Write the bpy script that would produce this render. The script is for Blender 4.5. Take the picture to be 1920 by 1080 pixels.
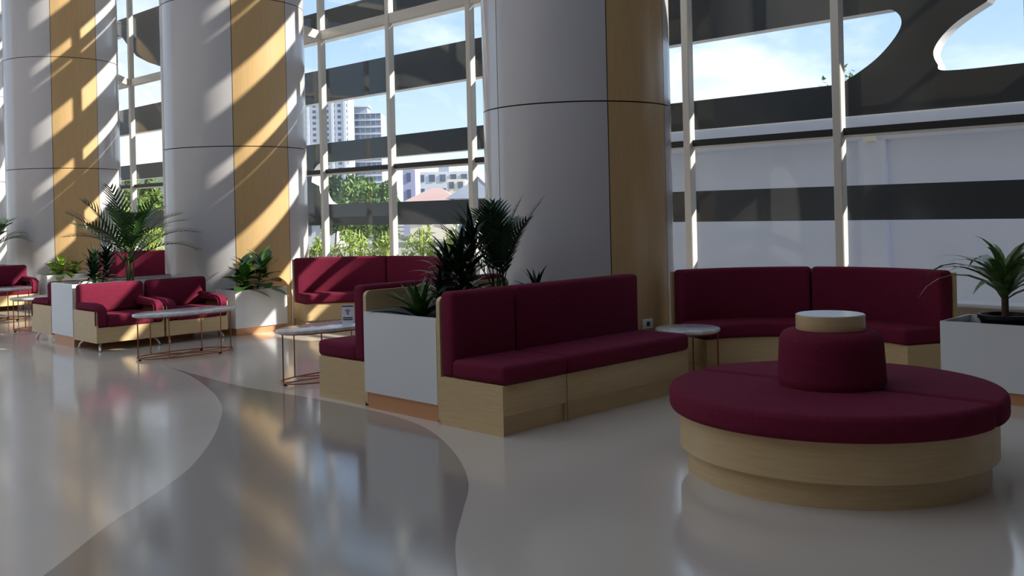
import bpy, bmesh, math, random
from mathutils import Matrix, Vector
R = math.radians
random.seed(7)
scene = bpy.context.scene
for o in list(bpy.data.objects):
    bpy.data.objects.remove(o)
COL = scene.collection

# ------------------------------------------------------------------ camera
F_PX, CX, CY, CAMH, ROLL = 1850.0, 960.0, 395.0, 1.5, R(1.3)
fw = Vector((-math.sqrt(.5), math.sqrt(.5), 0)); rt = Vector((math.sqrt(.5), math.sqrt(.5), 0)); up = Vector((0, 0, 1))
r_ = rt*math.cos(ROLL) - up*math.sin(ROLL)
u_ = up*math.cos(ROLL) + rt*math.sin(ROLL)
cam = bpy.data.cameras.new('camera'); camo = bpy.data.objects.new('camera', cam); COL.objects.link(camo)
m = Matrix.Identity(4)
for i in range(3):
    m[i][0], m[i][1], m[i][2] = r_[i], u_[i], -fw[i]
m[2][3] = CAMH
camo.matrix_world = m
cam.sensor_width = 36; cam.sensor_fit = 'HORIZONTAL'
cam.lens = 36*F_PX/1920
cam.shift_y = -(540-CY)/1920
cam.clip_start = .05; cam.clip_end = 3000
scene.camera = camo

def ray(px, py):
    return fw + r_*((px-CX)/F_PX) - u_*((py-CY)/F_PX)
def at_y(px, py, Y):            # pixel on a plane Y = const
    d = ray(px, py); k = Y/d.y
    return Vector((d.x*k, Y, CAMH + d.z*k))
def at_d(px, py, dist):
    d = ray(px, py)
    return Vector((d.x*dist, d.y*dist, CAMH + d.z*dist))

# ------------------------------------------------------------------ world, sun, exposure
scene.view_settings.view_transform = 'Standard'
scene.view_settings.look = 'None'
scene.view_settings.gamma = 1
scene.view_settings.use_curve_mapping = False
scene.view_settings.exposure = 0.7
W = bpy.data.worlds.new('sky'); scene.world = W; W.use_nodes = True
nt = W.node_tree; N = nt.nodes; Lk = nt.links; N.clear()
out = N.new('ShaderNodeOutputWorld'); bg = N.new('ShaderNodeBackground')
tc = N.new('ShaderNodeTexCoord'); sep = N.new('ShaderNodeSeparateXYZ')
ramp = N.new('ShaderNodeValToRGB')
e = ramp.color_ramp.elements
e[0].position = 0.0; e[0].color = (.72, .80, .88, 1)
e[1].position = 0.7; e[1].color = (.32, .44, .66, 1)
q = e.new(.08); q.color = (.50, .63, .80, 1)
q = e.new(.17); q.color = (.36, .51, .75, 1)
Lk.new(tc.outputs['Generated'], sep.inputs[0]); Lk.new(sep.outputs['Z'], ramp.inputs[0])
mapn = N.new('ShaderNodeMapping'); mapn.inputs['Scale'].default_value = (1, 1, 2.4)
noi = N.new('ShaderNodeTexNoise'); noi.inputs['Scale'].default_value = 3.2; noi.inputs['Detail'].default_value = 7; noi.inputs['Roughness'].default_value = .55
cr = N.new('ShaderNodeValToRGB'); cr.color_ramp.elements[0].position = .47; cr.color_ramp.elements[1].position = .70
mixc = N.new('ShaderNodeMixRGB'); mixc.inputs[2].default_value = (.98, .99, 1.0, 1)
Lk.new(tc.outputs['Generated'], mapn.inputs[0]); Lk.new(mapn.outputs[0], noi.inputs[0])
Lk.new(noi.outputs[0], cr.inputs[0]); Lk.new(cr.outputs[0], mixc.inputs[0]); Lk.new(ramp.outputs[0], mixc.inputs[1])
Lk.new(mixc.outputs[0], bg.inputs[0]); bg.inputs[1].default_value = 1.0
Lk.new(bg.outputs[0], out.inputs[0])

SUN_AZ, SUN_EL = R(35), R(29)
sd = Vector((math.cos(SUN_AZ)*math.cos(SUN_EL), math.sin(SUN_AZ)*math.cos(SUN_EL), math.sin(SUN_EL)))
sl = bpy.data.lights.new('sun', 'SUN'); sl.energy = 6.0; sl.angle = R(.6); sl.color = (1, .93, .82)
so = bpy.data.objects.new('sun', sl); COL.objects.link(so)
so.rotation_euler = sd.to_track_quat('Z', 'Y').to_euler(); so.location = sd*60

# ------------------------------------------------------------------ materials
def srgb(r, g, b):
    f = lambda c: ((c/255+.055)/1.055)**2.4 if c > 10 else c/255/12.92
    return (f(r), f(g), f(b), 1)
def mat(name, col, rough=.5, metal=0, spec=.5, var=0, scale=8, stretch=(1, 1, 1), bump=0, bscale=200, col2=None, coat=0, rvar=0, trans=0):
    M = bpy.data.materials.new(name); M.use_nodes = True
    n = M.node_tree.nodes; l = M.node_tree.links; b = n['Principled BSDF']
    b.inputs['Base Color'].default_value = col; b.inputs['Roughness'].default_value = rough
    b.inputs['Metallic'].default_value = metal; b.inputs['Specular IOR Level'].default_value = spec
    b.inputs['Coat Weight'].default_value = coat
    t = n.new('ShaderNodeTexCoord')
    if var or col2:
        mp = n.new('ShaderNodeMapping'); mp.inputs['Scale'].default_value = stretch
        no = n.new('ShaderNodeTexNoise'); no.inputs['Scale'].default_value = scale; no.inputs['Detail'].default_value = 6
        rp = n.new('ShaderNodeValToRGB')
        c2 = col2 or tuple(c*(1-var) for c in col[:3])+(1,)
        rp.color_ramp.elements[0].position = .32; rp.color_ramp.elements[1].position = .68
        rp.color_ramp.elements[0].color = c2; rp.color_ramp.elements[1].color = col
        l.new(t.outputs['Object'], mp.inputs[0]); l.new(mp.outputs[0], no.inputs[0]); l.new(no.outputs[0], rp.inputs[0])
        l.new(rp.outputs[0], b.inputs['Base Color'])
        if rvar:
            mr = n.new('ShaderNodeMapRange'); mr.inputs[3].default_value = rough-rvar; mr.inputs[4].default_value = rough+rvar
            l.new(no.outputs[0], mr.inputs[0]); l.new(mr.outputs[0], b.inputs['Roughness'])
    if bump:
        nb = n.new('ShaderNodeTexNoise'); nb.inputs['Scale'].default_value = bscale; nb.inputs['Detail'].default_value = 3
        bm_ = n.new('ShaderNodeBump'); bm_.inputs['Strength'].default_value = bump; bm_.inputs['Distance'].default_value = .004
        l.new(t.outputs['Object'], nb.inputs[0]); l.new(nb.outputs[0], bm_.inputs['Height']); l.new(bm_.outputs[0], b.inputs['Normal'])
    return M
def marble():
    M = mat('marble', (.8, .79, .78, 1), .12, spec=.6)
    n = M.node_tree.nodes; l = M.node_tree.links; b = n['Principled BSDF']
    t = n.new('ShaderNodeTexCoord'); w = n.new('ShaderNodeTexNoise'); w.inputs['Scale'].default_value = 5; w.inputs['Detail'].default_value = 9; w.inputs['Distortion'].default_value = 1.6
    rp = n.new('ShaderNodeValToRGB'); e = rp.color_ramp.elements
    e[0].position = .40; e[0].color = (.8, .79, .78, 1); e[1].position = .60; e[1].color = (.8, .79, .78, 1)
    q = e.new(.5); q.color = (.60, .58, .58, 1)
    l.new(t.outputs['Object'], w.inputs[0]); l.new(w.outputs[0], rp.inputs[0]); l.new(rp.outputs[0], b.inputs['Base Color'])
    return M
def glassmat():
    M = bpy.data.materials.new('glass'); M.use_nodes = True
    n = M.node_tree.nodes; l = M.node_tree.links; n.clear()
    o = n.new('ShaderNodeOutputMaterial'); mx = n.new('ShaderNodeMixShader'); tr = n.new('ShaderNodeBsdfTransparent')
    gl = n.new('ShaderNodeBsdfGlossy'); lw = n.new('ShaderNodeLayerWeight'); lw.inputs[0].default_value = .5; pw = n.new('ShaderNodeMath'); pw.operation = 'POWER'; pw.inputs[1].default_value = 5; fr = n.new('ShaderNodeMapRange'); fr.inputs[3].default_value = .018; fr.inputs[4].default_value = 1; l.new(lw.outputs['Facing'], pw.inputs[0]); l.new(pw.outputs[0], fr.inputs[0])
    tr.inputs[0].default_value = (.95, .97, .97, 1); gl.inputs['Roughness'].default_value = .0
    l.new(fr.outputs[0], mx.inputs[0]); l.new(tr.outputs[0], mx.inputs[1]); l.new(gl.outputs[0], mx.inputs[2]); l.new(mx.outputs[0], o.inputs[0])
    return M
M_FAB = mat('burgundy_fabric', srgb(118, 32, 57), .92, spec=.2, var=.22, scale=60, bump=.35, bscale=500)
M_WOOD = mat('maple_laminate', srgb(216, 186, 138), .38, var=.10, scale=5, stretch=(1, 1, 14), bump=.03, bscale=60)
M_STRIP = mat('oak_strip', srgb(206, 170, 120), .30, var=.09, scale=4, stretch=(10, 10, .8))
M_COLW = mat('column_white', srgb(204, 199, 199), .17, spec=.6, var=.03, scale=2)
M_JOINT = mat('joint_dark', srgb(60, 56, 54), .7)
M_WHITE = mat('planter_white', srgb(228, 228, 228), .16, spec=.55)
M_COPPER = mat('copper_plinth', srgb(206, 150, 110), .42, metal=.35)
M_ROD = mat('copper_rod', srgb(170, 110, 82), .28, metal=.9)
M_CHROME = mat('chrome', srgb(215, 215, 215), .12, metal=1)
M_BLACK = mat('black_plastic', srgb(24, 24, 26), .35)
M_MARBLE = marble()
M_TABLETOP = mat('white_laminate', srgb(240, 240, 244), .25, spec=.6)
M_SOIL = mat('soil', srgb(46, 36, 28), .95, var=.5, scale=40, bump=.8, bscale=60)
M_FLOOR = mat('floor_light', srgb(210, 197, 183), .13, spec=.8, var=.05, scale=1.1, rvar=.05, bump=.02, bscale=3)
M_FLOORD = mat('floor_dark', srgb(154, 145, 136), .12, spec=.8, var=.05, scale=1.1, rvar=.05, bump=.02, bscale=3)
M_ALU = mat('mullion_paint', srgb(214, 210, 202), .38, spec=.5)
M_GASKET = mat('gasket_dark', srgb(30, 31, 34), .5)
M_GLASS = glassmat()
M_SCREEN = mat('screen_charcoal', srgb(38, 44, 55), .35, spec=.5, var=.06, scale=.7)
M_REVEAL = mat('screen_reveal_white', srgb(225, 225, 228), .5)
M_WALL = mat('wall_paint', srgb(228, 216, 198), .7, var=.02, scale=2)
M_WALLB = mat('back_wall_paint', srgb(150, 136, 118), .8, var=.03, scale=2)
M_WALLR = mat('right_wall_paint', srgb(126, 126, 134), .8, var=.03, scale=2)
M_CEIL = mat('ceiling_paint', srgb(238, 230, 216), .8, var=.02, scale=2)
M_OUTW = mat('outside_wall_paint', srgb(216, 223, 244), .8, var=.06, scale=1.2)
M_GROUND = mat('ground', srgb(150, 146, 136), .9, var=.2, scale=.6)
M_BARK = mat('bark', srgb(96, 78, 58), .9, var=.3, scale=30)
def leafmat(name, c, c2, rough=.38):
    return mat(name, c, rough, spec=.5, col2=c2, scale=14)
M_PALM = leafmat('palm_leaf', srgb(62, 98, 44), srgb(34, 62, 28))
M_PALMD = leafmat('dark_palm_leaf', srgb(44, 74, 42), srgb(22, 44, 26), .3)
M_DRAC = leafmat('dark_leaf', srgb(30, 58, 32), srgb(14, 32, 20), .3)
M_FIG = leafmat('fig_leaf', srgb(74, 112, 48), srgb(40, 76, 34), .28)
M_POTHOS = leafmat('pothos_leaf', srgb(172, 190, 84), srgb(104, 144, 54), .4)
M_BROM = leafmat('bromeliad_leaf', srgb(76, 108, 44), srgb(40, 70, 30), .35)
M_SPIDER = leafmat('striped_leaf', srgb(124, 150, 84), srgb(44, 82, 40), .35)
M_TREE = leafmat('tree_leaf', srgb(128, 156, 74), srgb(62, 92, 40), .6)
M_TREED = leafmat('tree_leaf_dark', srgb(86, 116, 62), srgb(44, 68, 38), .6)
M_BAMBOO = leafmat('bamboo_leaf', srgb(186, 200, 96), srgb(112, 144, 56), .5)
M_STEMG = mat('stem_green', srgb(96, 118, 60), .6)
M_TOWER = mat('tower_white', srgb(206, 208, 216), .8, var=.05, scale=.2)
M_TOWERG = mat('tower_grey', srgb(158, 164, 178), .8, var=.05, scale=.2)
M_WIN = mat('far_window', srgb(96, 108, 128), .2)
M_ROOFR = mat('roof_rose', srgb(184, 152, 146), .8, var=.12, scale=.6)
M_ROOFG = mat('roof_grey', srgb(128, 134, 148), .7, var=.12, scale=.6)
M_LAV = mat('lavender_wall', srgb(168, 168, 198), .8)
M_CREAM = mat('cream_wall', srgb(226, 216, 200), .8)
M_CARD = mat('card_white', srgb(232, 230, 234), .4)
M_INK = mat('card_ink', srgb(58, 54, 62), .6)
M_HILL = mat('hill_green', srgb(96, 112, 92), .9, var=.3, scale=.03)

# ------------------------------------------------------------------ helpers
def link(o, parent=None):
    COL.objects.link(o)
    if parent is not None: o.parent = parent
    return o
def tag(o, label, cat, group=None):
    o['label'] = label; o['category'] = cat
    if group: o['group'] = group
    return o
def struct(o):
    o['kind'] = 'structure'; return o
def thing(name, label, cat, loc=(0, 0, 0), rz=0, group=None):
    o = bpy.data.objects.new(name, None); o.empty_display_size = .1
    COL.objects.link(o); o.location = loc; o.rotation_euler = (0, 0, rz)
    return tag(o, label, cat, group)
def bmobj(name, bm, mt, parent=None, smooth=False, auto=None):
    bmesh.ops.recalc_face_normals(bm, faces=bm.faces[:])
    me = bpy.data.meshes.new(name); bm.to_mesh(me); bm.free()
    for mm in (mt if isinstance(mt, (list, tuple)) else [mt]): me.materials.append(mm)
    if smooth:
        for p in me.polygons: p.use_smooth = True
        if auto: me.set_sharp_from_angle(angle=R(auto))
    return link(bpy.data.objects.new(name, me), parent)
def add_box(bm, x0, x1, y0, y1, z0, z1):
    vs = [bm.verts.new((x, y, z)) for z in (z0, z1) for x, y in ((x0, y0), (x1, y0), (x1, y1), (x0, y1))]
    for f in ((0, 3, 2, 1), (4, 5, 6, 7), (0, 1, 5, 4), (1, 2, 6, 5), (2, 3, 7, 6), (3, 0, 4, 7)):
        bm.faces.new([vs[i] for i in f])
    return vs
def box(name, x0, x1, y0, y1, z0, z1, mt, parent=None, bev=0, seg=2):
    bm = bmesh.new(); add_box(bm, x0, x1, y0, y1, z0, z1)
    if bev: bmesh.ops.bevel(bm, geom=bm.edges[:], offset=bev, segments=seg, affect='EDGES', profile=.5)
    return bmobj(name, bm, mt, parent, smooth=bev > 0, auto=60 if seg < 3 else 80)
def prism(name, pts, z0, z1, mt, parent=None, bev=0, seg=2, smooth=False):
    bm = bmesh.new()
    a = [bm.verts.new((x, y, z0)) for x, y in pts]; b = [bm.verts.new((x, y, z1)) for x, y in pts]
    bm.faces.new(a[::-1]); bm.faces.new(b); n = len(pts)
    for i in range(n): bm.faces.new((a[i], a[(i+1) % n], b[(i+1) % n], b[i]))
    bmesh.ops.recalc_face_normals(bm, faces=bm.faces[:])
    if bev:
        ed = [e for e in bm.edges if len(e.link_faces) == 2 and e.calc_face_angle() > R(35)]
        bmesh.ops.bevel(bm, geom=ed, offset=bev, segments=seg, affect='EDGES', profile=.5)
    return bmobj(name, bm, mt, parent, smooth=smooth or bev > 0, auto=50)
def add_tube(bm, pts, r, n=8, closed=False, r1=None):
    pts = [Vector(p) for p in pts]; rings = []; k = len(pts)
    for i, p in enumerate(pts):
        if closed: t = pts[(i+1) % k]-pts[i-1]
        else: t = pts[min(i+1, k-1)]-pts[max(i-1, 0)]
        t.normalize()
        a = t.cross(Vector((0, 0, 1)))
        if a.length < .05: a = t.cross(Vector((1, 0, 0)))
        a.normalize(); b = t.cross(a)
        rr = r if r1 is None else r+(r1-r)*i/(k-1)
        rings.append([bm.verts.new(p+a*rr*math.cos(j*2*math.pi/n)+b*rr*math.sin(j*2*math.pi/n)) for j in range(n)])
    for i in range(k if closed else k-1):
        A, B = rings[i], rings[(i+1) % k]
        for j in range(n): bm.faces.new((A[j], A[(j+1) % n], B[(j+1) % n], B[j]))
    if not closed: bm.faces.new(rings[0][::-1]); bm.faces.new(rings[-1])
def tube(name, pts, r, mt, parent=None, n=8, closed=False, r1=None):
    bm = bmesh.new(); add_tube(bm, pts, r, n, closed, r1)
    return bmobj(name, bm, mt, parent, smooth=True, auto=60)
def lathe(name, prof, mt, parent=None, n=48, a0=0, a1=2*math.pi):
    bm = bmesh.new(); full = abs(a1-a0-2*math.pi) < 1e-6
    rings = []
    for i in range(n if full else n+1):
        a = a0+(a1-a0)*i/n
        rings.append([bm.verts.new((r*math.cos(a), r*math.sin(a), z)) for r, z in prof])
    for i in range(n):
        A, B = rings[i], rings[(i+1) % len(rings)]
        for j in range(len(prof)-1):
            bm.faces.new((A[j], B[j], B[j+1], A[j+1]))
    bmesh.ops.remove_doubles(bm, verts=bm.verts[:], dist=1e-5)
    return bmobj(name, bm, mt, parent, smooth=True, auto=40)
def rrect(a0, a1, b0, b1, r, k=4):
    o = []
    for cx, cy, s in ((a1-r, b1-r, 0), (a0+r, b1-r, 90), (a0+r, b0+r, 180), (a1-r, b0+r, 270)):
        for i in range(k+1):
            t = R(s+90*i/k); o.append((cx+r*math.cos(t), cy+r*math.sin(t)))
    return o
def arcsweep(name, r0, r1, z0, z1, rad, a0, a1, mt, parent, n=20, k=4):
    """rounded rectangle profile swept along an arc, with softened ends"""
    bm = bmesh.new(); rm, zm = (r0+r1)/2, (z0+z1)/2
    st = []; da = rad/rm
    for s in range(4):
        t = s/3*math.pi/2; st.append((a0+da*(1-math.sin(t)), rad*(1-math.cos(t))))
    st = [(a0+da*(1-math.sin(s/3*math.pi/2)), rad*(1-math.cos(s/3*math.pi/2))) for s in (3, 2, 1, 0)]
    mid = [(a0+da+(a1-a0-2*da)*i/n, 0) for i in range(1, n)]
    en = [(a1-da*(1-math.sin(s/3*math.pi/2)), rad*(1-math.cos(s/3*math.pi/2))) for s in (0, 1, 2, 3)]
    rings = []
    for a, ins in st+mid+en:
        i_ = ins*.98
        pr = rrect(r0+i_, r1-i_, z0+i_, z1-i_, max(rad-i_, .002), k)
        rings.append([bm.verts.new((r*math.cos(a), r*math.sin(a), z)) for r, z in pr])
    for A, B in zip(rings, rings[1:]):
        for j in range(len(A)): bm.faces.new((A[j], A[(j+1) % len(A)], B[(j+1) % len(A)], B[j]))
    bm.faces.new(rings[0][::-1]); bm.faces.new(rings[-1])
    return bmobj(name, bm, mt, parent, smooth=True, auto=60)
def copy_tree(o, parent=None):
    c = o.copy(); COL.objects.link(c); c.parent = parent
    for ch in list(o.children): copy_tree(ch, c)
    return c

# ------------------------------------------------------------------ room shell
XL, XR, YB, YG, ZC = -32.0, 3.0, -8.0, 9.2, 9.0
fl = struct(box('floor', XL, XR, YB, YG+.05, -.12, 0, M_FLOOR))
SX0, SX1, SY0, SY1 = -29.0, -1.5, -6.5, 4.6        # added roof opening, out of view, lets daylight into the hall
ce = struct(bpy.data.objects.new('ceiling', None)); COL.objects.link(ce); ce.location = (0, 0, ZC)
for a, b, c, d in ((XL, XR, SY1, YG+.1), (XL, XR, YB, SY0), (XL, SX0, SY0, SY1), (SX1, XR, SY0, SY1)): box('soffit', a, b, c, d, 0, .2, M_CEIL, ce)
struct(box('wall_left', XL-.2, XL, YB, YG+.1, -.12, .1, M_WALL))
struct(box('wall_right', XR, XR+.2, YB, YG+.1, -.12, ZC, M_WALLR))
struct(box('wall_back', XL, XR, YB-.2, YB, -.12, ZC, M_WALLB))
struct(box('wall_front', XL, XR, YG-.08, YG+.08, 0, .55, M_WALL))
struct(box('trim_1', XL, XR, YG-.2, YG+.08, .55, .585, M_REVEAL, bev=.006))

# dark inlaid floor band between two sweeping curves (points read off the floor)
def floor_pt(px, py):
    d = ray(px, py); k = -CAMH/d.z
    return (d.x*k, d.y*k)
def smooth_curve(pts, n=8):
    P = [Vector((x, y)) for x, y in pts]; o = []
    for i in range(len(P)-1):
        p0, p1, p2, p3 = P[max(i-1, 0)], P[i], P[i+1], P[min(i+2, len(P)-1)]
        for k in range(n):
            t = k/n
            o.append(.5*((2*p1)+(p2-p0)*t+(2*p0-5*p1+4*p2-p3)*t*t+(3*p1-p0-3*p2+p3)*t**3))
    o.append(P[-1]); return [(v.x, v.y) for v in o]
c_in = [floor_pt(*p) for p in ((300, 684), (352, 703), (394, 731), (415, 759), (413, 788), (394, 830), (352, 881), (281, 933), (197, 989), (84, 1078))]
c_out = [floor_pt(*p) for p in ((300, 684), (372, 704), (450, 724), (520, 736), (586, 747), (680, 766), (750, 784), (807, 808), (855, 853), (878, 905), (868, 956), (854, 1013), (857, 1078))]
c_in += [floor_pt(-60, 1170), floor_pt(-260, 1300), (-2.6, -.6), (-2.0, -2.5), (-1.8, -5)]
c_out += [floor_pt(870, 1160), floor_pt(900, 1300), (-1.1, -.1), (-.4, -1.6), (-.3, -5)]
poly = smooth_curve(c_in)+smooth_curve(c_out)[:0:-1]
band = prism('inlay_band', poly, 0, .0015, M_FLOORD, fl)

# ------------------------------------------------------------------ glass curtain wall
win = struct(bpy.data.objects.new('window_1', None)); COL.objects.link(win); win.location = (0, YG, 0)
MX = [-6.345+1.77*k for k in range(-14, 6)]
mul_me = None; rows = [.585, 2.2, 4.4, 6.6, ZC]
bm = bmesh.new(); add_box(bm, -.047, .047, -.10, .0, .585, ZC)
bmesh.ops.bevel(bm, geom=bm.edges[:], offset=.008, segments=1, affect='EDGES')
mo = bmobj('mullion', bm, M_ALU, win)
for i, x in enumerate(MX):
    o = mo if i == 0 else link(mo.copy(), win)
    o.location = (x, 0, 0)
def instances(first, spots, parent):
    for i, s in enumerate(spots):
        o = first if i == 0 else link(first.copy(), parent)
        o.location = s
cx = [(a+b)/2 for a, b in zip(MX, MX[1:])]
hw = (1.77-.094)/2
instances(box('gasket_transom', -hw, hw, -.05, .0, -.035, .035, M_GASKET, win), [(x, 0, 2.2) for x in cx], win)
instances(box('transom_cap', -hw, hw, -.055, .0, -.013, .013, M_ALU, win), [(x, 0, 2.15) for x in cx], win)
instances(box('transom', -hw, hw, -.09, .0, -.075, .075, M_ALU, win, bev=.006), [(x, 0, z) for x in cx for z in (4.4, 6.6)], win)
for (za, zb) in ((.585, 2.13), (2.24, 4.33), (4.47, 6.53), (6.67, ZC)):
    instances(box('pane', -hw, hw, -.022, -.010, za, zb, M_GLASS, win), [(x, 0, 0) for x in cx], win)

# added glazing out of view, in roof and far end, for more ambient daylight
def added_glazed_side(name, loc, rz, length, nb):
    w = struct(bpy.data.objects.new(name, None)); COL.objects.link(w); w.location = loc; w.rotation_euler = (0, 0, rz)
    st = length/nb; h2 = st/2-.06
    instances(box('mullion', -.06, .06, -.1, .1, .1, ZC, M_ALU, w), [(st*k, 0, 0) for k in range(nb+1)], w)
    instances(box('transom', -h2, h2, -.08, .08, -.06, .06, M_ALU, w), [(st*(k+.5), 0, z) for k in range(nb) for z in (3.1, 6.1)], w)
    for za, zb in ((.1, 3.04), (3.16, 6.04), (6.16, ZC)):
        instances(box('pane', -h2, h2, -.006, .006, za, zb, M_GLASS, w), [(st*(k+.5), 0, 0) for k in range(nb)], w)
rl = struct(bpy.data.objects.new('added_skylight', None)); COL.objects.link(rl); rl.location = (SX0, SY0, ZC)  # added roof glazing, unseen, to brighten the hall from overhead
nb, nc = 10, 3; st, sc = (SX1-SX0)/nb, (SY1-SY0)/nc
instances(box('glazing_bar', -.05, .05, 0, SY1-SY0, .02, .2, M_ALU, rl), [(st*k, 0, 0) for k in range(1, nb)], rl)
instances(box('cross_bar', .05, st-.05, -.04, .04, .04, .18, M_ALU, rl), [(st*k, sc*j, 0) for k in range(nb) for j in range(1, nc)], rl)
instances(box('pane', .05, st-.05, .04, sc-.04, .10, .112, M_GLASS, rl), [(st*k, sc*j, 0) for k in range(nb) for j in range(nc)], rl)
added_glazed_side('added_end_glazing', (XL, YB, 0), R(90), YG-YB, 7)  # added glazed end, unseen, brings extra daylight in from the left

# ------------------------------------------------------------------ outside facade screen
YS, TS = 10.0, .18
sz = lambda z: 1.5+(z-1.5)*YS/YG
def screen():
    cu = bpy.data.curves.new('facade_screen', 'CURVE'); cu.dimensions = '2D'; cu.fill_mode = 'BOTH'; cu.extrude = TS/2
    def spl(pts):
        s = cu.splines.new('POLY'); s.points.add(len(pts)-1)
        for p, (x, z) in zip(s.points, pts): p.co = (x, z, 0, 1)
        s.use_cyclic_u = True
    spl([(-40, sz(1.33)), (14, sz(1.33)), (14, 11), (-40, 11)])
    def hole(x0, x1, za, zb, sl0=0, sl1=0, k=8, tip=.45):
        """slot with rounded ends leaning by sl0 / sl1 metres"""
        h = zb-za; r = h*tip; pts = []
        def corner(cx, cz, s):
            for i in range(k+1):
                t = R(s+90*i/k); pts.append((cx+r*math.cos(t), cz+r*math.sin(t)))
        corner(x1-r+sl1, zb-r, 0); pts_tr = len(pts)
        corner(x0+r+sl0, zb-r, 90); corner(x0+r-sl0, za+r, 180); corner(x1-r-sl1, za+r, 270)
        spl(pts)
    S = sz
    # slot between the two lowest bands: rounded far end, runs on to the right
    hole(-14.95, -2.4, S(1.67), S(2.35), sl0=-.12)
    hole(-27, -15.9, S(1.67), S(2.35), sl1=.1)
    # slot with the leaning leaf-shaped tip
    tip = [at_y(px, py, YS) for px, py in ((1575, 158), (1612, 134), (1645, 108), (1672, 78), (1688, 52), (1689, 34), (1678, 21), (1660, 16), (1640, 17))]
    top = S(3.33); bot = S(2.66)
    pts = [(x, min(max(z, bot), top)) for x, z in smooth_curve([(p.x, p.z) for p in tip], 5)]
    left = [(-16.9, top), (-17.15, top-.06), (-17.3, top-.2), (-17.3, bot+.25), (-17.15, bot+.07), (-16.9, bot)]
    spl(pts+left)
    # its neighbour to the right
    tip = [at_y(px, py, YS) for px, py in ((1918, 118), (1775, 132), (1758, 120), (1750, 101), (1756, 82), (1775, 58), (1803, 34), (1850, 3))]
    pts = smooth_curve([(p.x, p.z) for p in tip], 5)
    spl(pts+[(-3.1, 3.95), (-2.8, 4.05), (-2.55, 3.95), (-2.5, 3.6), (-2.5, 3.0), (-2.7, pts[0][1]-.02)])
    hole(-27, -18.2, S(2.66), S(3.33))
    # higher rows
    hole(-19.6, -5.2, S(3.86), S(4.33), sl1=.3)
    hole(-18.9, -6.0, S(4.81), S(5.36), sl1=.15)
    hole(-27, -6.0, S(5.84), S(6.36))
    hole(-5.6, -1.7, S(4.7), S(6.45), sl1=.2, tip=.35)
    hole(-27, -2.6, S(6.82), S(7.36))
    hole(-27, -2.6, S(7.82), S(8.34))
    # big organic opening at the far bay
    spl([(-25.6, S(3.86)), (-26, S(3.95)), (-26.1, S(5.2)), (-25.8, S(5.42)), (-23.2, S(5.5)), (-22.85, S(5.45)), (-22.5, S(5.2)), (-22.1, S(4.95)), (-21.5, S(4.75)), (-20.9, S(4.6)), (-20.5, S(4.35)), (-20.5, S(4.05)), (-20.7, S(3.88))])
    co = bpy.data.objects.new('tmp', cu); COL.objects.link(co)
    dg = bpy.context.evaluated_depsgraph_get(); dg.update()
    me = bpy.data.meshes.new_from_object(co.evaluated_get(dg))
    bpy.data.objects.remove(co)
    me.materials.clear(); me.materials.append(M_SCREEN); me.materials.append(M_REVEAL)
    for p in me.polygons: p.material_index = 0 if abs(p.normal.z) > .5 else 1
    o = bpy.data.objects.new('facade_screen', me); COL.objects.link(o)
    o.rotation_euler = (R(90), 0, 0); o.location = (0, YS+TS/2, 0)
    return o
fs = screen()
tag(fs, 'charcoal facade screen with long rounded slots and white edges outside the glass', 'facade screen')
# ------------------------------------------------------------------ columns
CR = .93
def column(label, x, y, r=CR):
    t = thing('column', label, 'column', (x, y, 0), 0, 'round clad columns along the glass wall')
    lathe('core', [(0, 0), (r-.03, 0), (r-.03, ZC-.01), (0, ZC-.01)], M_JOINT, t, n=48)
    segs = [(-31, 15, M_STRIP, 'wood_panel'), (15, 85.5, M_COLW, 'white_panel'), (85.5, 156, M_COLW, 'white_panel'),
            (156, 188, M_STRIP, 'wood_panel'), (188, 258.5, M_COLW, 'white_panel'), (258.5, 329, M_COLW, 'white_panel')]
    zs = [0, 2.45, 4.45, 6.45, ZC-.01]
    for a, b, mt, nm in segs:
        for z0, z1 in zip(zs, zs[1:]):
            g = .006; da = math.degrees(.004/r)
            lathe(nm, [(r-.03, z0), (r, z0), (r, z1-2*g), (r-.03, z1-2*g)], mt, t, n=max(6, int((b-a)/4)), a0=R(a+da), a1=R(b-da))
    return t
CY_ = 7.2
column('large glossy round column behind the centre planter, wholly in shade', -6.29, CY_, .90)
column('round column behind the fig planter, striped by sunlight', -12.76, CY_, .99)
column('round column behind the pothos planter, striped by sunlight', -19.12, CY_, .99)
column('farthest round column beyond the palm of the last group', -25.4, CY_, .97)
# tie beams from column to mullion
for k, (x0, x1) in enumerate(((-12.9, MX[10]), (-19.3, MX[6]))):
    bm = bmesh.new(); a = Vector((x0, CY_+.85, 4.40)); b = Vector((x1, YG-.15, 4.40)); d = (b-a).normalized(); s = Vector((-d.y, d.x, 0))*.05
    vs = [bm.verts.new(p+q+Vector((0, 0, z))) for z in (-.07, .07) for p, q in ((a, s), (a, -s), (b, -s), (b, s))]
    for f in ((0, 3, 2, 1), (4, 5, 6, 7), (0, 1, 5, 4), (1, 2, 6, 5), (2, 3, 7, 6), (3, 0, 4, 7)): bm.faces.new([vs[i] for i in f])
    tag(bmobj('tie_beam', bm, M_ALU), ('white tie beam from the fig-planter column to the window mullion', 'white tie beam from the pothos-planter column to the window mullion')[k], 'beam')
# socket on the shaded column
sk = thing('wall_socket', 'small white socket plate low on the shaded column', 'socket', (-6.29+.90*math.cos(R(-8)), CY_+.90*math.sin(R(-8)), .42), R(-8))
pl = box('plate', 0.002, .014, -.06, .06, 0, .085, M_CARD, sk, bev=.004)
box('outlet', .012, .017, -.02, .02, .022, .062, M_INK, pl)

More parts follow.
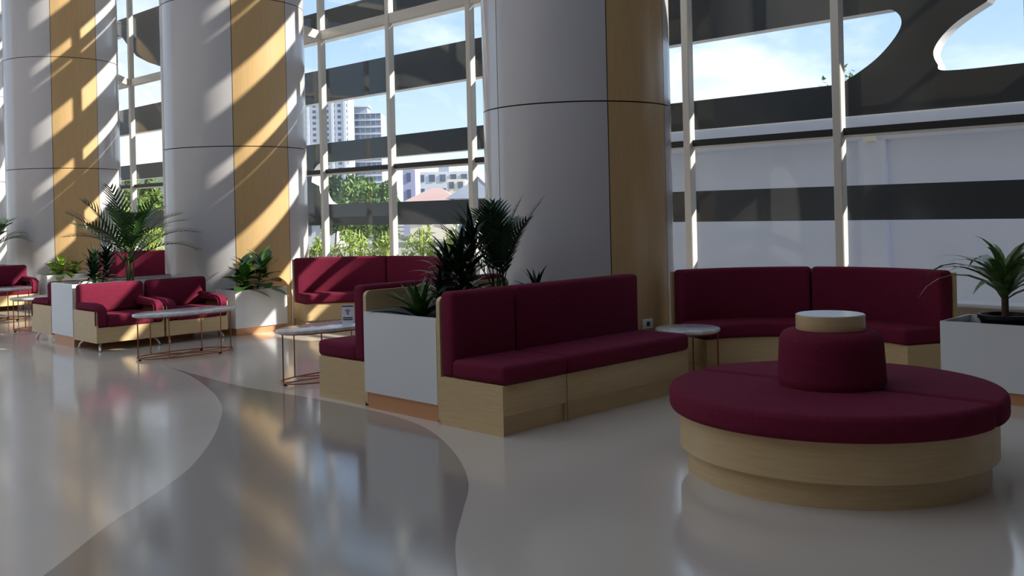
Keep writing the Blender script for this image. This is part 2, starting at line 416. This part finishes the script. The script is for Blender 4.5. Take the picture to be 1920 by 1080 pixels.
# ------------------------------------------------------------------ benches
def bench(label, x_back, y0, y1, face, group, panel_ends=(True, True)):
    """straight upholstered bench; face=+1 looks to +X, -1 to -X; local: x along, -y front"""
    w = y1-y0; D = .66
    t = thing('upholstered_bench', label, 'bench', (x_back+face*D/2, (y0+y1)/2, 0), R(90) if face > 0 else R(-90), group)
    h = w/2-.009; f, b = -D/2, D/2
    box('base', -h, h, f, b-.036, .135, .338, M_WOOD, t, bev=.003, seg=1)
    box('plinth', -h+.004, h-.004, f+.032, b-.04, 0, .135, M_WOOD, t)
    for s, on in zip((-1, 1), panel_ends):
        if on:
            x = s*h
            box('end_panel', min(x, x+s*.004), max(x, x+s*.004), f, b-.036, 0, .336, M_WOOD, t)
    pr = rrect(-h-.004, h+.004, 0, .90, .045, 5)
    bm = bmesh.new()
    pts = [(p[0], max(p[1], 0)) for p in pr]
    A = [bm.verts.new((x, b-.036, z)) for x, z in pts]; B = [bm.verts.new((x, b, z)) for x, z in pts]
    bm.faces.new(A); bm.faces.new(B[::-1])
    for i in range(len(A)): bm.faces.new((A[i], B[i], B[(i+1) % len(A)], A[(i+1) % len(A)]))
    bmobj('back_panel', bm, M_WOOD, t)
    box('seat_cushion', -h-.006, h+.006, f-.022, b-.15, .340, .470, M_FAB, t, bev=.036, seg=4)
    box('back_cushion', -h-.002, h+.002, b-.175, b-.037, .342, .94, M_FAB, t, bev=.034, seg=4)
    return t
GB = 'benches back to back along the tall planter'
bench('single-width burgundy bench beside the white end of the tall centre planter', -5.34, 4.55, 5.19, 1, GB)
bench('long burgundy bench between the single bench and the round side table', -5.34, 5.19, 6.67, 1, GB)
bench('single-width burgundy bench by the oval table with the card', -6.26, 4.62, 5.26, -1, GB)
bench('long burgundy bench hidden behind the tall planter foliage', -6.26, 5.26, 6.20, -1, GB)

# ------------------------------------------------------------------ planters
def planter(label, x0, x1, y0, y1, h, ph, group=None):
    t = thing('planter_box', label, 'planter', ((x0+x1)/2, (y0+y1)/2, 0), 0, group)
    a, b = (x1-x0)/2, (y1-y0)/2; w = .02
    bm = bmesh.new()
    o0 = [(-a, -b), (a, -b), (a, b), (-a, b)]; i0 = [(-a+w, -b+w), (a-w, -b+w), (a-w, b-w), (-a+w, b-w)]
    V = lambda P, z: [bm.verts.new((x, y, z)) for x, y in P]
    A, B, Cc, Dd = V(o0, ph), V(o0, h), V(i0, h), V(i0, h-.14)
    bm.faces.new(A[::-1]); bm.faces.new(Dd)
    for P, Q in ((A, B), (B, Cc), (Cc, Dd)):
        for i in range(4): bm.faces.new((P[i], P[(i+1) % 4], Q[(i+1) % 4], Q[i]))
    bmobj('box', bm, M_WHITE, t)
    s = .018
    box('plinth', -a+s, a-s, -b+s, b-s, 0, ph, M_COPPER, t)
    bm = bmesh.new(); n = 10
    g = [[bm.verts.new((-a+w+(2*a-2*w)*i/n, -b+w+(2*b-2*w)*j/n, h-.07+random.uniform(-.012, .012))) for j in range(n+1)] for i in range(n+1)]
    for i in range(n):
        for j in range(n): bm.faces.new((g[i][j], g[i+1][j], g[i+1][j+1], g[i][j+1]))
    bmobj('soil', bm, M_SOIL, t, smooth=True)
    return t
GT = 'tall white planters between the back to back seats'; GL = 'low white planters beside the columns'
planter('tall white planter with copper plinth between the maroon benches', -6.235, -5.375, 4.58, 6.10, .745, .125, GT)
planter('tall white planter with copper plinth behind the pair of armchairs', -12.58, -11.92, 4.55, 6.10, .745, .125, GT)
planter('tall white planter of the farthest armchair group', -18.98, -18.32, 4.55, 6.10, .745, .125, GT)
planter('low white planter holding the dark pot with the striped dracaena', -3.03, -1.95, 7.62, 8.2, .585, .09, GL)
planter('low white planter of broad fig leaves with a diagonal sun shadow', -11.76, -11.26, 6.30, 7.05, .57, .09, GL)
planter('low white planter of yellow-green pothos beside the armchairs', -18.1, -17.6, 6.30, 7.05, .57, .09, GL)

# ------------------------------------------------------------------ curved banquettes
def banquette(label, cx, cy, a0, a1, Rb=1.5):
    t = thing('curved_banquette', label, 'banquette', (cx, cy, 0), 0, 'curved banquettes along the glass wall')
    A0, A1 = R(a0), R(a1); mid = (A0+A1)/2; e = .004
    n = 24
    def ring(name, r0, r1, z0, z1, b0, b1, mt):
        pts = [(r1*math.cos(b0+(b1-b0)*i/n), r1*math.sin(b0+(b1-b0)*i/n)) for i in range(n+1)]
        pts += [(r0*math.cos(b1+(b0-b1)*i/n), r0*math.sin(b1+(b0-b1)*i/n)) for i in range(n+1)]
        return prism(name, pts, z0, z1, mt, t)
    for b0, b1 in ((A0, mid-e), (mid+e, A1)):
        ring('base', Rb-.46, Rb, .12, .338, b0, b1, M_WOOD)
        ring('plinth', Rb-.43, Rb-.01, 0, .12, b0+.01, b1-.01, M_WOOD)
        arcsweep('seat_cushion', Rb-.49, Rb-.10, .340, .470, .034, b0, b1, M_FAB, t)
        arcsweep('back_cushion', Rb-.13, Rb, .342, .93, .034, b0, b1, M_FAB, t)
    ring('back_panel', Rb+.002, Rb+.03, 0, .91, A0-.004, A1+.004, M_WOOD)
    return t
banquette('shaded curved burgundy banquette behind the round ottoman', -3.88, 6.93, 62, 163, 1.51)
banquette('partly sunlit curved burgundy banquette beside the fig planter', -10.05, 6.93, 60, 166, 1.45)
banquette('far curved burgundy banquette glimpsed behind the tall palm', -16.45, 6.93, 60, 166, 1.45)

# ------------------------------------------------------------------ round ottoman
ot = thing('round_ottoman', 'big round burgundy ottoman split in two halves with central pedestal', 'ottoman', (-2.70, 5.24, 0))
lathe('base', [(0, .13), (.853, .13), (.858, .135), (.858, .338), (0, .338)], M_WOOD, ot, n=96)
lathe('plinth', [(0, 0), (.815, 0), (.815, .13), (0, .13)], M_WOOD, ot, n=96)
def half(name, sgn):
    n = 48; r = .905; g = .013
    pts = [(r*math.cos(math.pi*i/n), r*math.sin(math.pi*i/n)) for i in range(n+1)]
    pts = [(x, sgn*(y+g)) for x, y in pts]
    if sgn < 0: pts = pts[::-1]
    return prism(name, pts, .340, .475, M_FAB, ot, bev=.036, seg=4, smooth=True)
half('seat_half', 1); half('seat_half', -1)
prof = [(0, .475), (.288, .475), (.298, .50)]
prof += [(.297-.010*i/4, .52+.17*i/4) for i in range(5)]
prof += [(.287-.06*(1-math.cos(R(90*i/6))), .71+.075*math.sin(R(90*i/6))) for i in range(1, 7)]+[(0, .787)]
ped = lathe('pedestal', prof, M_FAB, ot, n=64)
pt = lathe('pedestal_table', [(0, .787), (.188, .787), (.190, .791), (.190, .870), (0, .870)], M_WOOD, ot, n=64)
lathe('table_inset', [(0, .8705), (.183, .8705), (.183, .874), (0, .874)], M_TABLETOP, pt, n=64)

# ------------------------------------------------------------------ tables
def oval(a, b, n=48, p=2.35):
    o = []
    for i in range(n):
        t = 2*math.pi*i/n; c, s = math.cos(t), math.sin(t)
        o.append((a*abs(c)**(2/p)*(1 if c >= 0 else -1), b*abs(s)**(2/p)*(1 if s >= 0 else -1)))
    return o
def table(name, label, x, y, a, b, h, nleg, p=2.35, group=None):
    t = thing(name, label, 'table', (x, y, 0), 0, group)
    prism('table_top', oval(a, b, p=p), h-.03, h, M_MARBLE, t, bev=.008, smooth=True)
    ra, rb = a*.93, b*.93
    tube('top_ring', [(q, w, h-.036) for q, w in oval(ra, rb, 40, p)], .006, M_ROD, t, 6, closed=True)
    tube('base_ring', [(q, w, .022) for q, w in oval(ra, rb, 40, p)], .0065, M_ROD, t, 6, closed=True)
    o = oval(ra, rb, nleg*6, p)
    sp = [o[(i*6+3) % len(o)] for i in range(nleg)]
    legs = [tube('leg', [(q, w, .022), (q, w, h-.036)], .007, M_ROD, t, 6) for q, w in sp]
    for i in range(nleg//2):
        tube('cross_rod', [(sp[i][0], sp[i][1], .024), (sp[(i+nleg//2) % nleg][0], sp[(i+nleg//2) % nleg][1], .024)], .0055, M_ROD, t, 6)
    for lg, (q, w) in list(zip(legs, sp))[::2]:
        lathe('foot', [(0, 0), (.016, 0), (.018, .012), (.012, .024), (0, .024)], M_BLACK, lg, n=12).location = (q*.97, w*.97, 0)
    return t
GO = 'oval marble tables in front of the seats'
table('oval_table', 'oval marble table on copper rods carrying the small card', -7.6, 5.28, .27, .62, .49, 6, group=GO)
table('oval_table', 'oval marble table on copper rods in front of the armchair pair', -10.2, 5.1, .27, .58, .49, 6, group=GO)
table('oval_table', 'shaded oval table behind the armchair facing away', -14.35, 5.2, .27, .55, .46, 6, group=GO)
table('oval_table', 'sunlit oval table before the farthest armchairs', -16.2, 5.0, .27, .56, .49, 6, group=GO)
table('side_table', 'small round marble side table between the long bench and banquette', -4.88, 6.955, .27, .275, .475, 4, p=2)

# table card
cd = thing('table_card', 'white upright wifi card standing on the oval table', 'card', (-7.62, 5.42, .49), R(45))
box('stand', -.05, .05, -.025, .025, 0, .006, M_CARD, cd)
sh = box('sheet', -.055, .055, -.004, .004, .006, .165, M_CARD, cd)
box('print', -.054, .054, -.006, -.004, .148, .158, M_INK, sh)
for k, r in enumerate((.010, .021, .032)):
    bm = bmesh.new()
    P = [(r*math.sin(R(a)), .085+r*math.cos(R(a))) for a in range(-45, 46, 15)]; Q = [((r+.006)*math.sin(R(a)), .085+(r+.006)*math.cos(R(a))) for a in range(-45, 46, 15)]
    va = [bm.verts.new((x, -.0052, z)) for x, z in P]; vb = [bm.verts.new((x, -.0052, z)) for x, z in Q]
    for i in range(len(P)-1): bm.faces.new((va[i], va[i+1], vb[i+1], vb[i]))
    bmobj('wifi_arc', bm, M_INK, sh)
box('print', -.008, .008, -.0055, -.004, .076, .088, M_INK, sh)
for z in (.022, .040): box('print', -.045, .045, -.0055, -.004, z, z+.010, M_INK, sh)

# ------------------------------------------------------------------ armchairs
def armchair():
    t = thing('armchair', '', 'armchair')
    w, D = .80, .66; h = w/2; f, b = -D/2, D/2
    for s in (-1, 1):
        x = s*h
        prism('side_panel', [(min(x, x-s*.022), f), (max(x, x-s*.022), f), (max(x, x-s*.022), b), (min(x, x-s*.022), b)], .10, .455, M_WOOD, t)
    box('front_panel', -h+.022, h-.022, f, f+.02, .10, .275, M_WOOD, t)
    box('back_panel', -h+.022, h-.022, b-.02, b, .10, .70, M_WOOD, t)
    box('bottom_panel', -h+.022, h-.022, f+.02, b-.02, .10, .12, M_WOOD, t)
    box('seat_cushion', -h+.12, h-.12, f-.015, b-.16, .265, .41, M_FAB, t, bev=.035, seg=4)
    # back cushion with rounded shoulders
    bk = box('back_cushion', -h+.01, h-.01, b-.17, b-.02, .40, .75, M_FAB, t, bev=.045, seg=4)
    for s in (-1, 1):
        # arm: rolls over the top and drops down the front
        pts = [(b-.06, .455), (b-.06, .56), (f+.22, .54), (f+.07, .53), (f+.005, .50), (f-.018, .46), (f-.018, .30), (f-.005, .275), (f+.06, .275), (f+.06, .455)]
        bm = bmesh.new(); xa, xb = s*(h+.004), s*(h-.125)
        A = [bm.verts.new((xa, y, z)) for y, z in pts]; B = [bm.verts.new((xb, y, z)) for y, z in pts]
        bm.faces.new(A); bm.faces.new(B[::-1])
        for i in range(len(A)): bm.faces.new((A[i], B[i], B[(i+1) % len(A)], A[(i+1) % len(A)]))
        bmesh.ops.recalc_face_normals(bm, faces=bm.faces[:])
        bmesh.ops.bevel(bm, geom=[e for e in bm.edges if e.calc_face_angle() > R(50)], offset=.022, segments=3, affect='EDGES')
        bmobj('arm', bm, M_FAB, t, smooth=True, auto=70)
    for sx in (-1, 1):
        for sy in (-1, 1):
            P = [(sx*(h-.10), sy*(D/2-.12), .10), (sx*(h-.075), sy*(D/2-.085), .085), (sx*(h-.055), sy*(D/2-.05), .05), (sx*(h-.045), sy*(D/2-.03), .008)]
            tube('leg', P, .018, M_CHROME, t, 8, r1=.012)
            # foot disc folded into the same leg end
    return t
ac = armchair()
GA = 'maroon armchairs on chrome legs'
spots = [(-11.57, 4.95, 1, 'sunlit maroon armchair at the planter end of the pair'),
         (-11.57, 5.78, 1, 'sunlit maroon armchair nearer the fig planter in the pair'),
         (-12.93, 4.95, -1, 'maroon armchair facing away behind the tall planter of the pair'),
         (-17.97, 5.78, 1, 'far maroon armchair beside the pothos planter'),
         (-17.97, 4.95, 1, 'far maroon armchair behind the sunlit oval table'),
         (-12.93, 5.78, -1, 'maroon armchair facing away under the tall palm')]
for i, (x, y, f, lab) in enumerate(spots):
    o = ac if i == 0 else copy_tree(ac)
    o.location = (x, y, 0); o.rotation_euler = (0, 0, R(90) if f > 0 else R(-90)); tag(o, lab, 'armchair', GA)

# ------------------------------------------------------------------ plants
def leaf_mesh(name, L, Wd, droop, fold, mt, n=7, shape='blade', curl=0):
    bm = bmesh.new(); x = z = 0.0; ang = 0.0; ro = []
    for i in range(n+1):
        t = i/n
        if shape == 'blade': w = Wd*min(1, .35+t/.25)*(1-t**2.2)
        elif shape == 'oval': w = Wd*math.sin(math.pi*min(1, max(0, .06+t*.94)))**.75 if t < 1 else 0
        else: w = Wd*(math.sin(math.pi*t**.75))**.8 if 0 < t < 1 else Wd*.06
        w = max(w, .0015)
        c = fold*w
        ro.append([bm.verts.new((x, -w, z+c)), bm.verts.new((x, 0, z)), bm.verts.new((x, w, z+c))])
        ang = -droop*(t**1.2); x += L/n*math.cos(ang); z += L/n*math.sin(ang)
    for A, B in zip(ro, ro[1:]):
        bm.faces.new((A[0], B[0], B[1], A[1])); bm.faces.new((A[1], B[1], B[2], A[2]))
    me = bpy.data.meshes.new(name); bm.to_mesh(me); bm.free(); me.materials.append(mt)
    for p in me.polygons: p.use_smooth = True
    return me
def place(name, me, parent, loc, az, pitch, roll=0, s=1):
    o = bpy.data.objects.new(name, me); link(o, parent)
    o.location = loc; o.rotation_euler = (roll, -pitch, az); o.scale = (s, s, s)
    return o
def frond_mesh(L, droop, lf, mt, n=14, up=0.22, lw=.009):
    bm = bmesh.new(); pts = []; x = z = 0
    K = 14
    for i in range(K+1):
        t = i/K; pts.append(Vector((x, 0, z))); a = -droop*t**1.6; x += L/K*math.cos(a); z += L/K*math.sin(a)
    add_tube(bm, pts, .007, 5, r1=.002)
    for i in range(n):
        t = .25+.75*i/(n-1); f = t*K; k = min(int(f), K-1); p = pts[k].lerp(pts[k+1], f-k)
        d = (pts[k+1]-pts[k]).normalized()
        ll = lf*(math.sin(math.pi*(.12+.80*(t-.25)/.75)))**.6*random.uniform(.9, 1.1)
        nz = Vector((-d.z, 0, d.x))
        for s in (-1, 1):
            fwd = .55+.5*t
            dr = (d*fwd+Vector((0, s, 0))*.85+nz*up).normalized()
            q = p.copy(); prev = None
            sd_ = dr.cross(nz).normalized()
            for j in range(4):
                u = j/3; w = lw*(1, 1.1, .8, .1)[j]
                c = (bm.verts.new(q-sd_*w), bm.verts.new(q+sd_*w))
                if prev: bm.faces.new((prev[0], c[0], c[1], prev[1]))
                prev = c; q = q+(dr+Vector((0, 0, -.35*u))).normalized()*ll/3
    me = bpy.data.meshes.new('frond'); bm.to_mesh(me); bm.free(); me.materials.append(mt)
    for p in me.polygons: p.use_smooth = True
    return me
def palm(label, x, y, z, hgt, n=14, Lr=(.7, 1.0), spread=(25, 80), seed=1, mt=M_PALM, lw=.011, lf=.28, dr=(.5, 1.5)):
    random.seed(seed)
    t = thing('palm', label, 'palm', (x, y, z), random.uniform(0, 6), 'feathery palms in the tall planters')
    ms = [frond_mesh(random.uniform(*Lr), random.uniform(*dr), lf, mt, lw=lw) for _ in range(5)]
    for i in range(5):
        a = i*1.3; tube('stem', [(.03*math.cos(a), .03*math.sin(a), -.02), (.045*math.cos(a), .045*math.sin(a), hgt*.5), (.06*math.cos(a), .06*math.sin(a), hgt)], .014, M_STEMG, t, 7, r1=.009)
    for i in range(n):
        az = i*2.4+random.uniform(-.3, .3); p = R(spread[1]-(spread[1]-spread[0])*(i/n)**.9)
        j = (i % 5)*1.3
        place('frond', ms[i % 5], t, (.05*math.cos(j), .05*math.sin(j), hgt*random.uniform(.7, 1)), az, p, random.uniform(-.4, .4), random.uniform(.85, 1.05))
    return t
def rosette(name, label, x, y, z, h, n, L, Wd, mt, pitch=(80, 5), droop=(.4, 1.4), fold=.25, seed=1, shape='blade', cat='plant', whorl=True, group=None, stems=1, trunk=.012, lo=.15, sp=.07):
    random.seed(seed)
    t = thing(name, label, cat, (x, y, z), random.uniform(0, 6), group)
    ms = [leaf_mesh('leaf', L*random.uniform(.85, 1.1), Wd, random.uniform(*droop), fold, mt, shape=shape) for _ in range(5)]
    for s in range(stems):
        a = s*2.1; ox, oy = (0, 0) if stems == 1 else (sp*math.cos(a), sp*math.sin(a)); hh = h*(1 if s == 0 else random.uniform(.6, .9))
        if h > .03: tube('stem', [(ox*.4, oy*.4, -.03), (ox, oy, hh)], trunk, M_STEMG if trunk < .02 else M_BARK, t, 7)
        for i in range(n):
            u = i/(n-1); zz = hh*(lo+(1-lo)*u) if whorl else hh
            p = R(pitch[1]+(pitch[0]-pitch[1])*u+random.uniform(-8, 8))
            place('leaf', ms[i % 5], t, (ox, oy, max(zz, .005)), i*2.4+random.uniform(-.25, .25), p, random.uniform(-.25, .25), random.uniform(.85, 1.1)*(1-.25*u if whorl else 1))
    return t
SZ = .675
# centre planter
rosette('bromeliad', 'low strappy green plant at the planter end between benches', -5.86, 4.84, SZ, .05, 22, .42, .036, M_BROM, (80, 22), (.2, .7), .3, 3, cat='plant', trunk=.022)
rosette('dracaena', 'tall dark bushy dracaena between the benches', -5.82, 5.22, SZ, .64, 44, .42, .036, M_DRAC, (80, 5), (.4, 1.3), .25, 4, stems=3, trunk=.013, sp=.11, lo=.1)
rosette('dracaena', 'short dark dracaena in front of the bushy one between the benches', -5.84, 5.03, SZ, .26, 30, .26, .028, M_DRAC, (78, 5), (.4, 1.2), .25, 5)
palm('upright dark palm beside the shaded column in the centre planter', -5.82, 5.66, SZ, .24, 12, (.66, .80), (60, 88), 9, M_PALMD, lw=.011, lf=.22, dr=(.3, .9))
rosette('dracaena', 'loose dark plant beneath the upright palm in the centre planter', -5.62, 5.88, SZ, .18, 22, .30, .022, M_DRAC, (70, 20), (.3, .9), .25, 6)
# second planter
palm('wide feathery palm behind the armchair pair', -12.25, 5.40, SZ, .36, 22, (.78, 1.02), (30, 86), 12, M_PALM, lf=.27)
rosette('dracaena', 'dark glossy dracaena behind the nearer armchair of the pair', -12.22, 4.98, SZ, .40, 36, .27, .032, M_DRAC, (80, 0), (.3, 1.1), .25, 8, stems=3, sp=.1, lo=.1)
palm('far palm at the last armchair group', -18.62, 5.72, SZ, .42, 12, (.5, .64), (35, 82), 15, M_PALM)
# fig and pothos
rosette('fig_plant', 'broad-leaved fig in the low white planter by the striped column', -11.42, 6.62, .50, .42, 14, .35, .11, M_FIG, (66, -5), (.2, .9), .18, 21, shape='oval', stems=3, trunk=.012, lo=.15, sp=.15)
rosette('pothos', 'yellow-green trailing pothos in the low white far planter', -17.82, 6.66, .50, .30, 14, .28, .066, M_POTHOS, (60, -5), (.3, 1.4), .15, 22, shape='oval', stems=5, lo=.1, sp=.2)
# striped dracaena in its black pot
px_, py_ = -2.65, 7.9
dr = rosette('potted_dracaena', 'green striped dracaena in a black pot inside the low white planter', px_, py_, .51, .30, 30, .80, .050, M_SPIDER, (86, 40), (1.2, 2.6), .3, 31, trunk=.026, lo=.75)
lathe('pot', [(0, 0), (.15, 0), (.185, .095), (.195, .095), (.195, .125), (.175, .125), (.17, .085), (0, .085)], M_BLACK, dr, n=40).location = (0, 0, 0)

# ------------------------------------------------------------------ outside
gr = struct(box('ground', -900, 300, -400, 900, -.3, -.12, M_GROUND))
# boundary wall with coping and pilasters
bw = struct(bpy.data.objects.new('wall_outside', None)); COL.objects.link(bw); bw.location = (0, 14, -.12)
zt = at_y(1568, 268, 14).z+.12
box('panel', -11.6, 3.5, 0, .2, 0, zt, M_OUTW, bw)
box('coping', -11.7, 3.6, -.10, .5, zt, zt+.50, M_OUTW, bw, bev=.01, seg=1)
pxx = at_y(1640, 300, 14).x
for x in (pxx-4.6, pxx, pxx+4.6): box('pilaster', x-.2, x+.2, -.09, 0, 0, zt, M_OUTW, bw)
box('flood_light', pxx-.08, pxx+.08, -.2, -.08, zt-.02, zt+.18, M_CREAM, bw)

def crown(name, n, rx, ry, rz, ls, mt, parent, cz, seed, narrow=1.0):
    random.seed(seed); vs = []; fs_ = []
    for i in range(n):
        while True:
            p = Vector((random.uniform(-1, 1), random.uniform(-1, 1), random.uniform(-1, 1)))
            if .35 < p.length < 1: break
        b = .85+.2*math.sin(p.x*5+seed)*math.cos(p.y*4)+.1*math.sin(p.z*7)
        c = Vector((p.x*rx*b, p.y*ry*b, cz+p.z*rz*b))
        d = Vector((random.gauss(0, 1), random.gauss(0, 1), random.gauss(0, 1)-.3)).normalized()
        e2 = d.cross(Vector((random.gauss(0, 1), random.gauss(0, 1), random.gauss(0, 1)))).normalized()
        l = ls*random.uniform(.6, 1.3); w = l*.45*narrow; k = len(vs)
        vs += [c-d*l, c+e2*w, c+d*l, c-e2*w]; fs_.append((k, k+1, k+2, k+3))
    me = bpy.data.meshes.new(name); me.from_pydata(vs, [], fs_); me.materials.append(mt)
    o = bpy.data.objects.new(name, me); link(o, parent); o['kind'] = 'stuff'
    return o
def tree(label, x, y, h, rx, rz, ls, mt, seed, n=2600, group='trees outside the glass wall'):
    t = thing('tree', label, 'tree', (x, y, -.12), 0, group)
    tube('trunk', [(0, 0, 0), (.1, .05, h*.4), (0, 0, h-rz)], rx*.08, M_BARK, t, 7, r1=rx*.04)
    crown('crown', n, rx, rx, rz, ls, mt, t, h-rz, seed)
    return t
def tree_px(label, px, ytop, dist, wpx, mt, seed, n=2600):
    p = at_d(px, ytop, dist); rx = wpx/2*dist/F_PX; h = p.z+.12
    tree(label, p.x, p.y, h, rx, h*.42, max(.12, rx*.11), mt, seed, n)
tree_px('broad green tree seen through the window above the sunlit banquette', 672, 318, 34, 110, M_TREE, 41, 4200)
tree_px('dark green tree at the left of the window above the banquette', 625, 312, 42, 70, M_TREED, 42)
tree_px('light green tree next to the lavender building', 722, 330, 30, 60, M_TREE, 43)
tree_px('bushy green tree in the narrow far window', 240, 318, 46, 90, M_TREE, 44, 3600)
tree_px('pale green tree in the narrow far window', 282, 330, 38, 70, M_TREE, 45)
tree_px('low green tree at the narrow far window base', 255, 352, 33, 80, M_TREE, 48)
tree_px('distant dark tree behind the boundary wall', 1590, 125, 60, 110, M_TREED, 46, 2600)
tree_px('small dark tree behind the boundary wall', 1550, 148, 64, 80, M_TREED, 47, 2000)
hl = tag(lathe('hill', [(0, 42), (60, 40), (130, 27), (190, 10), (230, -.2)], M_HILL, None, n=40), 'low wooded hill on the horizon in the narrow far window', 'hill')
p = at_d(250, 330, 700); hl.location = (p.x, p.y, -.1); hl.scale = (1, 1, .75)

def bamboo(label, px, ytop, Y, w, seed):
    p = at_y(px, ytop, Y); random.seed(seed)
    t = thing('bamboo', label, 'bamboo', (p.x, Y, -.12), 0, 'bamboo clumps outside the glass wall')
    h = p.z+.12
    for i in range(6):
        a = random.uniform(0, 6.28); r = random.uniform(0, w*.4)
        tube('cane', [(r*.3*math.cos(a), r*.3*math.sin(a), 0), (r*math.cos(a), r*math.sin(a), h*.95)], .012, M_BAMBOO, t, 5)
    crown('foliage', 520, w, w*.6, h*.55, .11, M_BAMBOO, t, h*.52, seed, .35)
for k, (px, yt, Y, w, lab) in enumerate(((600, 440, 11.9, .42, 'bamboo clump next to the sunlit column edge outside'), (660, 425, 12.2, .6, 'bamboo clump outside behind the sunlit banquette back'),
        (722, 428, 12.4, .4, 'bamboo clump outside just before the tall mullion'), (790, 420, 11.8, .55, 'bright bamboo clump outside above the banquette end'), (850, 424, 12.0, .42, 'bamboo clump outside behind the dark dracaena'),
        (240, 385, 12.0, .6, 'bamboo clump outside the narrow far window'), (285, 380, 12.2, .6, 'second bamboo clump outside the narrow far window'))):
    bamboo(lab, px, yt, Y, w, 60+k)

# buildings
def building(label, px0, px1, ytop, dist, depth, mt, floors, cols, name='apartment_tower', wmat=M_WIN, slab=None, ww=.55, wh=.5):
    a = at_d(px0, ytop, dist); b = at_d(px1, ytop, dist); w = (b-a).length; h = (a.z+b.z)/2+.12
    c = (a+b)/2
    t = thing(name, label, 'building', (c.x, c.y, -.12), R(45))
    # local x along the image, y away from the camera
    box('wall', -w/2, w/2, 0, depth, 0, h, mt, t)
    fh = h/floors; cw = w/cols; first = None
    lo = max(0, int(floors*.3))
    for i in range(lo, floors):
        for j in range(cols):
            if first is None:
                bm = bmesh.new(); add_box(bm, -cw*ww/2, cw*ww/2, -.08, .1, 0, fh*wh); first = bmobj('window', bm, wmat, t); o = first
            else: o = link(first.copy(), t)
            o.location = (-w/2+cw*(j+.5), 0, fh*(i+.3))
        if slab: 
            box('balcony_slab', -w/2-.2, w/2+.2, -.9, 0, fh*(i+.98), fh*(i+1.06), slab, t)
    return t, w, h
t, w, h = building('tall pale apartment tower seen through the second window', 570, 652, 150, 400, 14, M_TOWER, 24, 7)
for k in (-.42, -.14, .14, .42): box('pier', k*w-.5, k*w+.5, -1.2, 0, 0, h, M_TOWER, t)
t, w, h = building('stepped grey tower with open balconies beside the pale tower', 655, 714, 213, 420, 16, M_TOWERG, 15, 6, slab=M_TOWER, ww=.8, wh=.62)
box('roof_house', -w*.5, w*.05, 2, 10, h, h+3, M_TOWERG, t); box('roof_slab', -w*.5, w*.1, 1, 11, h+3, h+3.5, M_TOWER, t)
building('narrow lavender building behind the trees', 755, 778, 318, 70, 4, M_LAV, 4, 1, name='house', ww=.3)
t, w, h = building('white flat-roofed building with rooftop tank', 780, 880, 322, 110, 9, M_TOWER, 4, 5, name='house')
box('roof_tank', -w*.1, w*.08, 2, 4, h, h+1.2, M_TOWERG, t); box('roof_stack', w*.2, w*.26, 2, 3, h, h+1.5, M_CREAM, t)
t, w, h = building('cream building in front of the white one', 838, 872, 336, 84, 6, M_CREAM, 4, 2, name='house')
def roof_house(label, px0, px1, yr, ye, dist, mt, wall):
    a = at_d(px0, ye, dist); b = at_d(px1, ye, dist); w = (b-a).length; he = (a.z+b.z)/2+.12; c = (a+b)/2; hr = at_d((px0+px1)/2, yr, dist+3).z+.12
    t = thing('house', label, 'house', (c.x, c.y, -.12), R(45))
    box('wall', -w/2, w/2, 0, 8, 0, he, wall, t)
    bm = bmesh.new(); V = [bm.verts.new(q) for q in ((-w/2-.4, -.5, he), (w/2+.4, -.5, he), (w/2+.4, 8.5, he), (-w/2-.4, 8.5, he), (-w/2+1, 4, hr), (w/2-1, 4, hr))]
    for f in ((0, 1, 5, 4), (1, 2, 5), (2, 3, 4, 5), (3, 0, 4), (3, 2, 1, 0)): bm.faces.new([V[i] for i in f])
    bmobj('roof', bm, mt, t)
    n = max(2, int(w/2.5))
    for i in range(n): box('window', -w/2+w*(i+.3)/n, -w/2+w*(i+.7)/n, -.06, .05, he*.4, he*.75, M_WIN, t)
roof_house('rose-roofed house below the white buildings', 768, 850, 352, 378, 60, M_ROOFR, M_CREAM)
roof_house('grey-roofed house next to the rose roof', 852, 920, 330, 372, 46, M_ROOFG, M_TOWER)
roof_house('low pale house left of the trees', 560, 628, 388, 404, 48, M_ROOFG, M_TOWER)
